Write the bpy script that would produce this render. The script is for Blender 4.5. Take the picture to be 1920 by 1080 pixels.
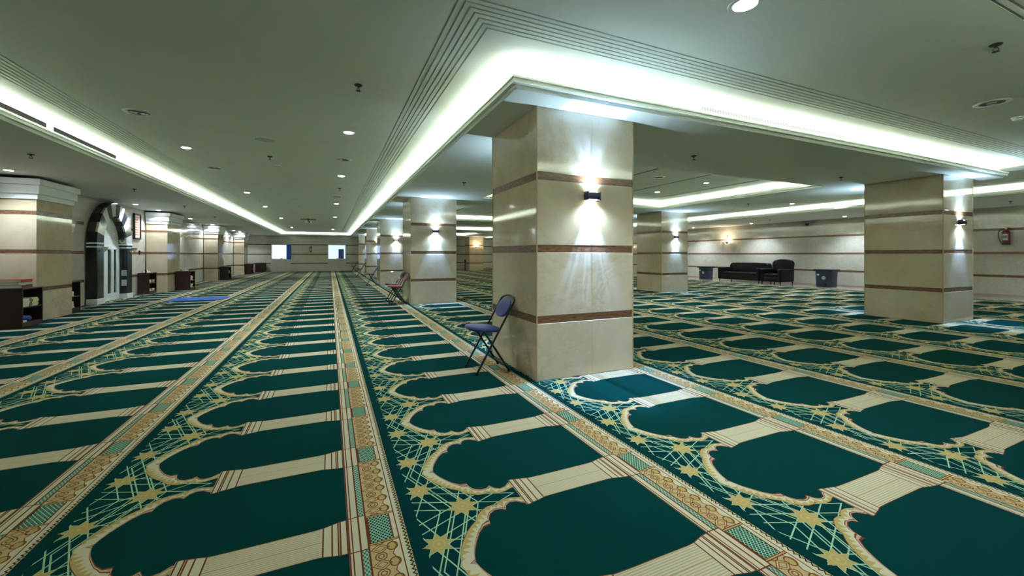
import bpy, bmesh, math, random
from mathutils import Vector, Matrix
random.seed(7)
C = bpy.context.scene.collection
sc = bpy.context.scene
for o in list(bpy.data.objects): bpy.data.objects.remove(o)

# ------------------------------------------------------------------ camera, world, exposure
H = 1.30                       # camera height; every plan figure below is in units of H
def m(v): return v * H
cam_d = bpy.data.cameras.new('camera'); cam = bpy.data.objects.new('camera', cam_d); C.objects.link(cam)
cam.location = (0, 0, H); cam.rotation_euler = (math.pi/2, 0, -0.4199)
cam_d.sensor_width = 36; cam_d.lens = 36*763.84/1920; cam_d.shift_y = -(540-478.18)/1920
cam_d.clip_start = .05; cam_d.clip_end = 200
sc.camera = cam
w = bpy.data.worlds.new('world'); sc.world = w; w.use_nodes = True
w.node_tree.nodes['Background'].inputs[0].default_value = (.6, .75, 1, 1)
w.node_tree.nodes['Background'].inputs[1].default_value = .3
sc.view_settings.view_transform = 'Standard'; sc.view_settings.look = 'None'
sc.view_settings.gamma = 1; sc.view_settings.use_curve_mapping = False
sc.view_settings.exposure = 1.45
LED_STRENGTH = 16.0            # cove strips
SCONCE_W = 85.0                # column lamps
DOWN_W = 78.0                  # ceiling downlights

# ------------------------------------------------------------------ plan (units of H)
HS, HU = 2.176, 2.345          # dropped ceiling, raised ceiling
XL, XI, XR2, XR = -2.62, 1.214, 9.35, 12.0   # edges of the dropped ceilings
YF, YI, YB = .33, 2.629, 26.9
WL, WR, WB, WF = -4.47, 15.0, 28.0, -5.0
COLW = .952
CX = (1.487, 8.13); CY = [2.85 + 5.51*k for k in range(5)]
ZBAND = (.4845, 1.05, 1.628); BANDH = .058
CARPET_X = 13.55

# ------------------------------------------------------------------ helpers
def obj(name, bm, mat, parent=None, smooth=False):
    bmesh.ops.recalc_face_normals(bm, faces=bm.faces)
    me = bpy.data.meshes.new(name); bm.to_mesh(me); bm.free()
    if smooth:
        for p in me.polygons: p.use_smooth = True
        try: me.set_sharp_from_angle(angle=math.radians(38))
        except Exception: pass
    o = bpy.data.objects.new(name, me); C.objects.link(o)
    if mat: me.materials.append(mat)
    if parent: o.parent = parent
    return o
def thing(name, label, cat, loc=(0,0,0), rz=0, group=None):
    o = bpy.data.objects.new(name, None); C.objects.link(o)
    o.location = loc; o.rotation_euler = (0,0,rz); o.empty_display_size = .1
    o['label'] = label; o['category'] = cat
    if group: o['group'] = group
    return o
def tag(o, label, cat, group=None):
    o['label'] = label; o['category'] = cat
    if group: o['group'] = group
    return o
def struct(name, bm, mat, parent=None, smooth=False):
    o = obj(name, bm, mat, parent, smooth)
    if not parent: o['kind'] = 'structure'
    return o
def dup(root, loc, rz=0, label=None, group=None):
    r = root.copy(); C.objects.link(r); r.location = loc; r.rotation_euler = (0,0,rz)
    if label: r['label'] = label
    if group: r['group'] = group
    for ch in list(root.children):
        c = ch.copy(); C.objects.link(c); c.parent = r
        for g in ch.children:
            d = g.copy(); C.objects.link(d); d.parent = c
    return r
def box(bm, x0, x1, y0, y1, z0, z1, bev=0, seg=2):
    r = bmesh.ops.create_cube(bm, size=1)
    vs = r['verts']
    for v in vs:
        v.co = Vector(((x0+x1)/2 + v.co.x*(x1-x0), (y0+y1)/2 + v.co.y*(y1-y0), (z0+z1)/2 + v.co.z*(z1-z0)))
    if bev:
        es = list({e for v in vs for e in v.link_edges})
        bmesh.ops.bevel(bm, geom=es, offset=bev, segments=seg, affect='EDGES', profile=.6)
    return bm
def B(*a, **k): return box(bmesh.new(), *a, **k)
def tube(bm, pts, r, n=10, caps=True):
    pts = [Vector(p) for p in pts]; rings = []
    up = None
    for i, p in enumerate(pts):
        if i == 0: d = pts[1]-pts[0]
        elif i == len(pts)-1: d = pts[-1]-pts[-2]
        else: d = (pts[i+1]-pts[i]).normalized() + (pts[i]-pts[i-1]).normalized()
        d.normalize()
        if up is None: up = Vector((0,0,1)) if abs(d.z) < .9 else Vector((1,0,0))
        s = d.cross(up).normalized(); up = s.cross(d).normalized()
        rr = r[i] if isinstance(r, (list, tuple)) else r
        rings.append([bm.verts.new(p + (s*math.cos(t)+up*math.sin(t))*rr) for t in [2*math.pi*k/n for k in range(n)]])
    for a, b in zip(rings, rings[1:]):
        for k in range(n): bm.faces.new((a[k], a[(k+1)%n], b[(k+1)%n], b[k]))
    if caps: bm.faces.new(rings[0][::-1]); bm.faces.new(rings[-1])
    return bm
def T(pts, r, n=10): return tube(bmesh.new(), pts, r, n)
def lathe(bm, prof, n=24, c=(0,0,0), axis='z'):
    rings = []
    for r, z in prof:
        ring = []
        for k in range(n):
            t = 2*math.pi*k/n
            p = Vector((r*math.cos(t), r*math.sin(t), z))
            if axis == 'x': p = Vector((p.z, p.x, p.y))
            if axis == 'y': p = Vector((p.x, p.z, p.y))
            ring.append(bm.verts.new(p + Vector(c)))
        rings.append(ring)
    for a, b in zip(rings, rings[1:]):
        for k in range(n): bm.faces.new((a[k], a[(k+1)%n], b[(k+1)%n], b[k]))
    bm.faces.new(rings[0][::-1]); bm.faces.new(rings[-1])
    return bm
def Lt(prof, n=24, c=(0,0,0), axis='z'): return lathe(bmesh.new(), prof, n, c, axis)
def prism(bm, poly, f0, f1):
    """poly: list of 2D points; f0/f1 map a 2D point to the 3D point of either end"""
    a = [bm.verts.new(f0(p)) for p in poly]; b = [bm.verts.new(f1(p)) for p in poly]
    n = len(poly)
    bm.faces.new(a[::-1]); bm.faces.new(b)
    for k in range(n): bm.faces.new((a[k], a[(k+1)%n], b[(k+1)%n], b[k]))
    return bm
def offset_path(pts, d, closed):
    n = len(pts); out = []
    for i in range(n):
        def nrm(p, q):
            v = Vector((q[0]-p[0], q[1]-p[1])).normalized(); return Vector((v.y, -v.x))
        if closed: n1, n2 = nrm(pts[i-1], pts[i]), nrm(pts[i], pts[(i+1)%n])
        elif i == 0: n1 = n2 = nrm(pts[0], pts[1])
        elif i == n-1: n1 = n2 = nrm(pts[-2], pts[-1])
        else: n1, n2 = nrm(pts[i-1], pts[i]), nrm(pts[i], pts[i+1])
        k = (n1+n2)/(1+n1.dot(n2))
        out.append((pts[i][0]+k.x*d, pts[i][1]+k.y*d))
    return out
def sweep(bm, path, prof, closed=False, closed_prof=False):
    """path in plan (units of H), profile points (offset to the right of travel, z), units of H"""
    cols = [[bm.verts.new((m(x), m(y), m(z))) for x, y in offset_path(path, d, closed)] for d, z in prof]
    np_, n = len(prof), len(path)
    for i in range(np_ if closed_prof else np_-1):
        a, b = cols[i], cols[(i+1) % np_]
        for k in range(n if closed else n-1):
            bm.faces.new((a[k], a[(k+1)%n], b[(k+1)%n], b[k]))
    if closed_prof and not closed:
        bm.faces.new([c[0] for c in cols]); bm.faces.new([c[-1] for c in cols][::-1])
    return bm

# ------------------------------------------------------------------ shader expression builder
class NT:
    def __init__(s, name):
        s.mat = bpy.data.materials.new(name); s.mat.use_nodes = True
        s.t = s.mat.node_tree; s.n = s.t.nodes; s.bsdf = s.n['Principled BSDF']
        s.co = s.n.new('ShaderNodeTexCoord')
    def node(s, kind, **kw):
        n = s.n.new(kind)
        for k, v in kw.items(): setattr(n, k, v)
        return n
    def link(s, a, b): s.t.links.new(a, b)
    def xyz(s, vec=None):
        n = s.node('ShaderNodeSeparateXYZ'); s.link(vec or s.co.outputs['Object'], n.inputs[0])
        return [Ex(s, o) for o in n.outputs]
    def noise(s, scale=5, detail=4, rough=.5, vec=None, dist=0):
        n = s.node('ShaderNodeTexNoise'); n.inputs['Scale'].default_value = scale
        n.inputs['Detail'].default_value = detail; n.inputs['Roughness'].default_value = rough
        n.inputs['Distortion'].default_value = dist
        s.link(vec or s.co.outputs['Object'], n.inputs['Vector'])
        return Ex(s, n.outputs[0])
    def scaled(s, sx, sy, sz):
        n = s.node('ShaderNodeMapping'); n.inputs['Scale'].default_value = (sx, sy, sz)
        s.link(s.co.outputs['Object'], n.inputs['Vector']); return n.outputs[0]
    def mix(s, a, b, f):
        n = s.node('ShaderNodeMix', data_type='RGBA')
        for sock, v in ((n.inputs[6], a), (n.inputs[7], b)):
            if isinstance(v, (tuple, list)): sock.default_value = (*v, 1)
            else: s.link(v, sock)
        if isinstance(f, Ex): s.link(f.s, n.inputs[0])
        else: n.inputs[0].default_value = f
        return n.outputs[2]
    def curve(s, x, pts):
        n = s.node('ShaderNodeFloatCurve'); cu = n.mapping.curves[0]
        n.mapping.use_clip = False
        cu.points[0].location = pts[0]; cu.points[1].location = pts[-1]
        for p in pts[1:-1]: cu.points.new(*p)
        for p in cu.points: p.handle_type = 'VECTOR'
        n.mapping.update()
        s.link(x.s, n.inputs['Value']); return Ex(s, n.outputs[0])
    def set(s, **kw):
        for k, v in kw.items():
            k = {'color':'Base Color','rough':'Roughness','metal':'Metallic','spec':'Specular IOR Level','coat':'Coat Weight',
                 'sheen':'Sheen Weight','emit':'Emission Color','estr':'Emission Strength','coatr':'Coat Roughness','trans':'Transmission Weight','alpha':'Alpha'}[k]
            i = s.bsdf.inputs[k]
            if isinstance(v, Ex): s.link(v.s, i)
            elif isinstance(v, bpy.types.NodeSocket): s.link(v, i)
            elif isinstance(v, tuple): i.default_value = (*v, 1)
            else: i.default_value = v
        return s.mat
    def bump(s, h, strength=.2, dist=.01):
        n = s.node('ShaderNodeBump'); n.inputs['Strength'].default_value = strength; n.inputs['Distance'].default_value = dist
        s.link(h.s, n.inputs['Height']); s.link(n.outputs[0], s.bsdf.inputs['Normal'])
class Ex:
    def __init__(s, nt, sock): s.nt, s.s = nt, sock
    def op(s, name, *o):
        n = s.nt.node('ShaderNodeMath', operation=name)
        for i, v in enumerate((s,)+o):
            if isinstance(v, Ex): s.nt.link(v.s, n.inputs[i])
            else: n.inputs[i].default_value = v
        return Ex(s.nt, n.outputs[0])
    def __add__(s, o): return s.op('ADD', o)
    __radd__ = __add__
    def __sub__(s, o): return s.op('SUBTRACT', o)
    def __rsub__(s, o): return (s*-1.0)+o
    def __mul__(s, o): return s.op('MULTIPLY', o)
    __rmul__ = __mul__
    def __truediv__(s, o): return s.op('DIVIDE', o)
    def lt(s, o): return s.op('LESS_THAN', o)
    def gt(s, o): return s.op('GREATER_THAN', o)
    def abs(s): return s.op('ABSOLUTE')
    def mod(s, o): return s.op('FLOORED_MODULO', o)
    def round(s): return s.op('ROUND')
    def min(s, o): return s.op('MINIMUM', o)
    def max(s, o): return s.op('MAXIMUM', o)
    def pingpong(s, o): return s.op('PINGPONG', o)
    def sqrt(s): return s.op('SQRT')
    def between(s, a, b): return s.gt(a)*s.lt(b)
    def near(s, c, w): return (s-c).abs().lt(w)

def simple(name, col, rough=.5, var=.12, scale=30, **kw):
    t = NT(name); f = t.noise(scale, 3)
    c = t.mix(tuple(x*(1-var) for x in col), tuple(min(1, x*(1+var)) for x in col), f)
    return t.set(color=c, rough=rough, **kw)
def emitter(name, col, strength):
    t = NT(name); return t.set(color=(0,0,0), emit=col, estr=strength, rough=.6)

# ------------------------------------------------------------------ materials
def marble(name, base, joint=0, dark=.72, rough=.13):
    t = NT(name)
    x, y, z = t.xyz()
    v = t.noise(1.3, 8, .62, dist=1.2); v2 = t.noise(6, 6, .6, dist=.6)
    c = t.mix(tuple(b*dark for b in base), base, (v*1.8-.35).max(0).min(1))
    c = t.mix(c, tuple(min(1, b*1.12) for b in base), (v2*2-.9).max(0).min(1)*.6)
    vein = ((t.noise(2.2, 5, .6, dist=2.0)-.5).abs()*22).min(1)
    c = t.mix((base[0]*.7, base[1]*.6, base[2]*.45), c, (vein*.3+.7))
    if joint:
        j = (x.mod(joint)).near(joint/2, .0022).max((y.mod(joint)).near(joint/2, .0022))
        c = t.mix(c, tuple(b*.55 for b in base), j*.7)
    return t.set(color=c, rough=rough, spec=.5)
M = {}
M['wallmarble'] = marble('cream_wall_marble', (.60,.56,.48), 1.15, .8, .1)
M['floormarble'] = marble('floor_marble', (.55,.50,.42), .6)
t = NT('brown_marble'); n1 = t.noise(14, 6, .65, vec=t.scaled(1,1,4))
M['band'] = t.set(color=t.mix((.075,.03,.014), (.28,.145,.075), (n1*2.2-.6).max(0).min(1)), rough=.25)
M['bead'] = simple('tan_corner_bead', (.42,.30,.15), .4)
M['blackmarble'] = marble('black_marble', (.02,.023,.032), 0, .5, .12)
M['greenmarble'] = marble('dark_green_marble', (.045,.055,.05), 0, .5, .15)
M['brownmarble'] = marble('dark_brown_marble', (.10,.075,.05), 0, .6, .15)
M['whitemarble'] = marble('white_marble', (.72,.71,.72), 0, .85, .15)
M['ceiling'] = simple('ceiling_paint', (.76,.81,.72), .85, .03, 2)
M['soffit'] = simple('soffit_paint', (.76,.80,.72), .8, .03, 2)
M['cornice'] = simple('white_cornice_paint', (.78,.80,.80), .7, .03, 3)
M['led'] = emitter('cove_led', (.92,1.0,.92), LED_STRENGTH)
M['lamp'] = emitter('downlight_glow', (.86,.95,1.0), 22)
M['warm'] = emitter('warm_bulb', (1,.78,.5), 10)
M['black'] = simple('black_metal', (.012,.012,.014), .4)
M['blacktube'] = simple('black_tube', (.014,.014,.016), .3, metal=.3)
M['navy'] = simple('blue_black_lamp', (.02,.025,.07), .35)
M['chrome'] = simple('chrome', (.6,.6,.6), .2, .05, metal=1.0)
M['white'] = simple('white_plastic', (.75,.76,.75), .4, .04)
M['greyplastic'] = simple('grey_plastic', (.35,.36,.36), .5)
M['slotback'] = simple('slot_back', (.012,.012,.011), .9, spec=0.0)
M['recess'] = simple('grey_recess', (.16,.17,.16), .6)
M['dark'] = simple('near_black', (.02,.02,.02), .7)
M['blue_vinyl'] = simple('blue_vinyl', (.016,.03,.17), .45)
M['red_vinyl'] = simple('red_vinyl', (.36,.02,.05), .4)
M['grey_vinyl'] = simple('black_vinyl', (.03,.03,.033), .4)
M['green_vinyl'] = simple('dark_green_vinyl', (.03,.045,.04), .4)
t = NT('dark_wood'); n1 = t.noise(9, 5, .6, vec=t.scaled(6,6,.5))
M['wood'] = t.set(color=t.mix((.014,.006,.006), (.05,.018,.014), n1), rough=.35)
M['leather'] = simple('black_leather', (.0055,.0045,.0055), .5, .3, 60, spec=.22)
M['bin'] = simple('navy_plastic', (.022,.035,.075), .4)
M['binlid'] = simple('navy_lid_plastic', (.012,.014,.03), .35)
M['paper'] = simple('paper', (.72,.70,.60), .8, .08, 80)
M['cream'] = simple('cream_cover', (.66,.62,.42), .6, .15, 12)
M['redbook'] = simple('red_cover', (.48,.015,.02), .5)
M['darkredbook'] = simple('dark_red_cover', (.16,.015,.02), .5)
M['bluecloth'] = simple('blue_cloth', (.06,.12,.36), .9, .5, 14)
M['red'] = simple('red_paint', (.19,.006,.018), .3)
M['brass'] = simple('brass', (.6,.4,.12), .3, .1, metal=1.0)
M['redink'] = simple('red_ink', (.6,.05,.03), .6)
M['greyink'] = simple('grey_ink', (.2,.2,.22), .7)
M['bluereveal'] = simple('blue_window_side', (.01,.10,.55), .5)
M['crystal'] = simple('frosted_glass_shade', (.85,.80,.66), .15, .05)
t = NT('dark_door_glass'); M['doorglass'] = t.set(color=t.mix((.02,.035,.032), (.06,.08,.075), t.noise(6,4)), rough=.05)
t = NT('blue_mat'); n1 = t.noise(40, 3)
M['mat'] = t.set(color=t.mix((.004,.05,.30), (.01,.11,.48), n1), rough=.85)

# carpet: woven pattern worked out from the plan, a = across one strip, b = distance from the nearest pillar of the arcade
def carpet_material():
    t = NT('prayer_carpet_weave')
    x, y, z = t.xyz()
    W_, P_ = 1.1785, .605
    a = ((x*(1/H)) - .268).mod(W_)
    v = (y*(1/H)) - 1.563
    b = (v - (v*(1/P_)).round()*P_).abs()
    tt = (b*-1.0) + P_/2
    xa = (a-.1)/.4
    S = 2.5
    def cv(pts): return t.curve(xa, [((p-.1)/.4, q*S) for p, q in pts]) * (1/S)
    hi = cv([(.1,-.02),(.166,-.002),(.172,.024),(.182,.052),(.200,.086),(.222,.122),(.248,.148),(.272,.150),(.276,.146),(.281,.180),(.297,.208),(.322,.223),(.345,.221),(.362,.205),
             (.366,.214),(.376,.234),(.396,.247),(.422,.242),(.444,.220),(.5,.222)])
    ho = cv([(.1,-.02),(.118,0.),(.126,.040),(.140,.080),(.158,.114),(.180,.146),(.205,.174),(.232,.196),(.237,.202),(.250,.226),(.270,.246),(.300,.260),(.328,.262),(.341,.256),
             (.352,.268),(.380,.278),(.410,.278),(.445,.266),(.5,.266)])
    DARK, DARK2 = (.0010,.033,.030), (.0010,.030,.029)
    BEIGE, GOLD, BROWN, PINK = (.51,.44,.295), (.41,.29,.10), (.14,.035,.014), (.45,.28,.19)
    MINT, TEAL, BLK = (.30,.46,.29), (.02,.17,.12), (.02,.016,.012)
    fib = t.noise(260, 2, .6)
    col = t.mix((DARK[0]*.8, DARK[1]*.82, DARK[2]*.82), (DARK[0]*1.2, DARK[1]*1.18, DARK[2]*1.18), fib)
    # --- star lattice
    lat = a.lt(.47)*tt.gt(ho)
    line = None; star = None; dots = None
    for sa, sb, R in ((.214, 0, .066), (.076, .1725, .058), (.076, .4325, .058)):
        r0 = R*.383; da, db = a-sa, b-sb; cnt = None
        for ang in (22.5, 67.5, 112.5, 157.5):
            q = (da*math.cos(math.radians(ang)) + db*math.sin(math.radians(ang))).abs()
            l = (q-r0).abs().lt(.0024)
            line = l if line is None else line.max(l)
            c_ = q.lt(r0); cnt = c_ if cnt is None else cnt + c_
        d2 = (da*da+db*db).sqrt()
        st = cnt.gt(1.5)*d2.lt(R*1.05); star = st if star is None else star.max(st)
        dt = d2.lt(.006).max((d2-.021).abs().lt(.0014)); dots = dt if dots is None else dots.max(dt)
    c2 = t.mix(DARK2, MINT, line*a.gt(.032))
    c2 = t.mix(c2, GOLD, star)
    c2 = t.mix(c2, (.48,.36,.15), dots*star)
    col = t.mix(col, c2, lat)
    # --- scalloped gold arch
    arch = tt.gt(hi)*tt.lt(ho)*a.lt(.456)
    d = (tt-hi)/(((ho-hi).max(.004)))
    saw = (tt.op('ARCTAN2', (a*-1.0)+.37)*8.5).pingpong(.5)
    c3 = t.mix(BEIGE, GOLD, d.gt(saw*.8+.40))
    tf = ((a-.105)*6.0).min(1.0).max(.05); dn = d/tf
    c3 = t.mix(c3, BROWN, dn.lt(.30)); c3 = t.mix(c3, PINK, dn.between(.10,.23)); c3 = t.mix(c3, BROWN, d.gt(.96))
    col = t.mix(col, c3, arch)
    # --- pillar with capital and base
    xb = (a-.44)/.54
    bw = t.curve(xb, [((p-.44)/.54, q*S) for p, q in ((.44,.098),(.468,.098),(.49,.092),(.512,.088),(.545,.079),(.60,.0775),(.86,.0775),(.889,.080),(.91,.086),(.94,.094),(.98,.097))]) * (1/S)
    bar = a.between(.452,.969)*b.lt(bw)
    rib = (b*1.0).mod(.0098).lt(.0026)*a.between(.54,.886)
    c4 = t.mix(BEIGE, (.35,.26,.13), rib)
    ln = None
    for p in (.456,.476,.483,.506,.538,.888,.917,.937,.944,.966):
        l = a.near(p, .0026); ln = l if ln is None else ln.max(l)
    c4 = t.mix(c4, BROWN, ln.max((bw-b).lt(.0032)))
    col = t.mix(col, c4, bar)
    # --- long border band
    e = a-.968
    c5 = BEIGE
    inb = b.lt(.0975)
    for p, wd in ((.003,.0028),(.0135,.0022),(.0385,.003),(.064,.003),(.166,.002)):
        c5 = t.mix(c5, BROWN, e.near(p, wd))
    chk = ((a*150.0).mod(2.0).lt(1.0) - (b*100.0).mod(2.0).lt(1.0)).abs()
    c5 = t.mix(c5, t.mix((.36,.40,.29), TEAL, chk), e.between(.0415,.061)*b.gt(.0975))
    c5 = t.mix(c5, BROWN, b.near(.0975,.0025)*e.lt(.064))
    arab = e.between(.067,.164)
    s_ = (b-.075)
    q1 = s_.mod(.0775)-.03875
    ea = e-.138
    drop = (ea*ea*1.0 + q1*q1*.75).sqrt()
    wave = e - .152 + q1.abs()*.42
    lf = e-.098
    leaf = (lf.abs()*1.0 + q1.abs()*1.25)
    q2 = (s_+.03875).mod(.0775)-.03875
    ros = (lf*lf+q2*q2).sqrt()
    crv = drop.near(.017,.0022).max(wave.abs().lt(.0018)).max(leaf.near(.030,.0024)).max(leaf.near(.017,.002)).max(ros.near(.009,.002)).max(ros.near(.018,.002))
    n_ = t.noise(120, 2)
    c6 = t.mix((.42,.28,.12), (.48,.35,.18), n_)
    c6 = t.mix(c6, BEIGE, wave.gt(0))
    c6 = t.mix(c6, GOLD, drop.lt(.017))
    c6 = t.mix(c6, (.17,.06,.02), crv)
    grid = ((a*1.0+b*.8)*72.0).pingpong(.5).lt(.13).max(((a*1.0-b*.8)*72.0).pingpong(.5).lt(.13))
    c7 = t.mix((.004,.06,.05), MINT, grid)
    rect = b.lt(.074)
    c6 = t.mix(c6, BROWN, b.lt(.086)); c6 = t.mix(c6, GOLD, b.between(.077,.082))
    c6 = t.mix(c6, c7, rect*e.between(.073,.145))
    c6 = t.mix(c6, BEIGE, rect*e.gt(.150))
    c5 = t.mix(c5, c6, arab)
    tri = (v*1.0).pingpong(.0095)*(.0105/.0095)+.001
    zz = e-.178
    c5 = t.mix(c5, t.mix(t.mix(BEIGE, BLK, zz.gt(tri)), (.42,.30,.14), zz.gt(tri+.0062)), e.between(.178,.1955))
    c5 = t.mix(c5, DARK2, e.gt(.1955))
    col = t.mix(col, c5, e.gt(0.0))
    col = t.mix(col, (.02,.02,.015), (fib-.5).abs()*.25)
    t.bump(fib, .35, .004)
    t.bsdf.inputs['Sheen Tint'].default_value = (.55,.9,.8,1)
    return t.set(color=col, rough=1.0, spec=.0, sheen=.03)
M['carpet'] = carpet_material()

# ------------------------------------------------------------------ room shell
struct('floor_marble', B(m(WL)-.3, m(WR)+.3, m(WF)-.3, m(WB)+.3, -.15, -.012), M['floormarble'])
def holed_slab(xs, ys, holes, z0, z1):
    bm = bmesh.new()
    for hx0, hx1, hy0, hy1 in holes: xs += [hx0, hx1]; ys += [hy0, hy1]
    xs = sorted(set(x for x in xs)); ys = sorted(set(ys)); x_lo, x_hi, y_lo, y_hi = min(xs), max(xs), min(ys), max(ys)
    V = {}
    def vt(i, j, k):
        if (i,j,k) not in V: V[i,j,k] = bm.verts.new((xs[i], ys[j], (z0, z1)[k]))
        return V[i,j,k]
    solid = {}
    for i in range(len(xs)-1):
        for j in range(len(ys)-1):
            cx, cy = (xs[i]+xs[i+1])/2, (ys[j]+ys[j+1])/2
            solid[i,j] = not any(a < cx < b and c < cy < d for a, b, c, d in holes)
    for (i,j), s in solid.items():
        if not s: continue
        bm.faces.new((vt(i,j,1), vt(i+1,j,1), vt(i+1,j+1,1), vt(i,j+1,1)))
        bm.faces.new((vt(i,j,0), vt(i,j+1,0), vt(i+1,j+1,0), vt(i+1,j,0)))
        for di, dj, p, q in ((-1,0,(i,j),(i,j+1)), (1,0,(i+1,j),(i+1,j+1)), (0,-1,(i,j),(i+1,j)), (0,1,(i,j+1),(i+1,j+1))):
            if not solid.get((i+di, j+dj)):
                bm.faces.new((vt(*p,0), vt(*q,0), vt(*q,1), vt(*p,1)))
    return bm
PIL = [(8.44,9.36), (13.8,14.8), (19.2,20.15), (24.5,25.5)]   # wall piers on the left, Y spans
PX = -4.0
carpet = struct('floor', B(m(WL), m(CARPET_X), m(WF), m(WB), -.012, 0), M['carpet'])
carpet['label'] = 'wall to wall green and gold prayer carpet woven with rows of arched niches'

ZT = HS + .01
struct('wall_left', B(m(WL)-.2, m(WL), m(WF)-.2, m(WB)+.2, -.012, m(HU)), M['wallmarble'])
struct('wall_right', B(m(WR), m(WR)+.2, m(WF)-.2, m(WB)+.2, -.012, m(HU)), M['wallmarble'])
struct('wall_front', B(m(WL), m(WR), m(WF)-.2, m(WF), -.012, m(HU)), M['wallmarble'])
# back wall with its window openings
WIN = [(-3.22,-2.16,.74,1.64), (-.14,.92,.73,1.66), (1.95,3.0,.74,1.64)]
def back_wall():
    bm = bmesh.new()
    xs = sorted({WL, WR} | {v for w_ in WIN for v in w_[:2]})
    for x0, x1 in zip(xs, xs[1:]):
        w_ = [q for q in WIN if abs(q[0]-x0) < 1e-6]
        if w_:
            box(bm, m(x0), m(x1), m(WB), m(WB)+.2, -.012, m(w_[0][2])); box(bm, m(x0), m(x1), m(WB), m(WB)+.2, m(w_[0][3]), m(HU))
        else: box(bm, m(x0), m(x1), m(WB), m(WB)+.2, -.012, m(HU))
    return bm
struct('wall_back', back_wall(), M['wallmarble'])
# brown marble courses on the walls
k = 0
def course(name, x0, x1, y0, y1):
    global k
    for z in ZBAND:
        k += 1
        struct('trim_%d' % k, B(m(x0), m(x1), m(y0), m(y1), m(z-BANDH/2), m(z+BANDH/2)), M['band'])
e_ = .004
for y0, y1 in ((WF, 8.44), (9.36,10.86), (12.53,13.8), (14.8,19.2), (20.15,24.5), (25.5,WB)): course('l', WL-.02, WL+e_, y0, y1)
course('r', WR-e_, WR+.02, WF, WB)
for z in ZBAND:
    bm = bmesh.new()
    cuts = [WL] + [v for w_ in WIN for v in w_[:2]] + [WR]
    for i in range(0, len(cuts), 2):
        box(bm, m(cuts[i]), m(cuts[i+1]), m(WB-e_), m(WB+.02), m(z-BANDH/2), m(z+BANDH/2))
    k += 1; struct('trim_%d' % k, bm, M['band'])
struct('baseboard_right', B(m(WR)-.02, m(WR), m(WF), m(WB), -.012, .05), simple('pink_marble_skirting', (.42,.30,.24), .3))

# windows of the back wall
glow = [emitter('window_daylight', (.58,.76,1.0), .62), emitter('window_daylight_blue', (.42,.60,1.0), .7), emitter('window_daylight_pale', (.5,.75,1.0), .7)]
for i, (x0, x1, z0, z1) in enumerate(WIN):
    fr = bmesh.new(); yy = m(WB)+.10
    for a, b, c_, d_ in ((x0, x0+.04, z0, z1), (x1-.04, x1, z0, z1), (x0, x1, z0, z0+.04), (x0, x1, z1-.04, z1)):
        box(fr, m(a), m(b), yy-.02, yy+.03, m(c_), m(d_))
    wn = struct('window_%d' % (i+1), fr, M['white'])
    obj('pane', B(m(x0+.04), m(x1-.04), yy, yy+.012, m(z0+.04), m(z1-.04)), glow[i], wn)
    if i == 0:
        obj('curtain', B(m(x1-.25), m(x1-.005), yy-.06, yy-.03, m(z0+.005), m(z1-.005)), M['bluereveal'], wn)
    if i == 1:
        obj('curtain', B(m(x0+.62), m(x1-.12), yy-.05, yy-.03, m(z0+.04), m(z1-.28)), simple('blue_blind', (.05,.10,.35), .6), wn)
    obj('latch', B(m(x0+.5), m(x0+.6), yy-.05, yy-.02, m(z0+.03), m(z0+.07)), M['dark'], wn)

# ------------------------------------------------------------------ ceilings
G0, GS, GN, GW = .366, .039, 7, .0062
pathA = [(XL,WF), (XL,YB), (XI,YB), (XI,YI), (XR2,YI), (XR2,YB), (XR,YB), (XR,WF)]
pathB = [(XR2,WF), (XR2,YF), (XI,YF), (XI,WF)]
cof = [(2.85, 7.73, cy+COLW+.41, cy+5.51-.41) for cy in CY[:4]]
def rect_path(x0, x1, y0, y1): return [(x0,y0), (x0,y1), (x1,y1), (x1,y0)]
bm = bmesh.new()
BT = .017
box(bm, m(WL)-.2, m(WR)+.2, m(WF)-.2, m(WB)+.2, m(HU+BT), m(HU+BT)+.12)
edges = [-.09] + [G0+GS*i for i in range(GN)]
for p in (pathA, pathB):
    lo = -.09
    for i in range(GN):
        g = G0+GS*i
        sweep(bm, p, [(lo,HU), (g-GW,HU), (g-GW,HU+BT), (lo,HU+BT)], closed_prof=True); lo = g+GW
D = G0+GS*(GN-1)+GW
for x0, x1, y0, y1 in ((XL+D, XI-D, WF, YB-D), (XI-D, XR2+D, YF+D, YI-D), (XR2+D, XR-D, WF, YB-D)):
    box(bm, m(x0), m(x1), m(y0), m(y1), m(HU), m(HU+BT))
for x0, x1, y0, y1 in cof:      # boarded coffers with three open joints
    xs = [x0-.05, 3.5, 4.66, 5.81, 7.03, x1+.05]
    for i in range(5): box(bm, m(xs[i]+(.009 if i else 0)), m(xs[i+1]-(.009 if i < 4 else 0)), m(y0-.05), m(y1+.05), m(HU), m(HU+BT))
struct('ceiling', bm, M['ceiling'])
for i_, (x0, x1, y0, y1) in enumerate(cof):      # dark strips laid in the coffer joints, standing for their shade
    for xx in (3.5, 4.66, 5.81, 7.03):
        k += 1; struct('trim_%d' % k, B(m(xx-.012), m(xx+.012), m(y0+.66), m(y1-.66), m(HU)-.004, m(HU)+.01), M['dark'])

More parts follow.
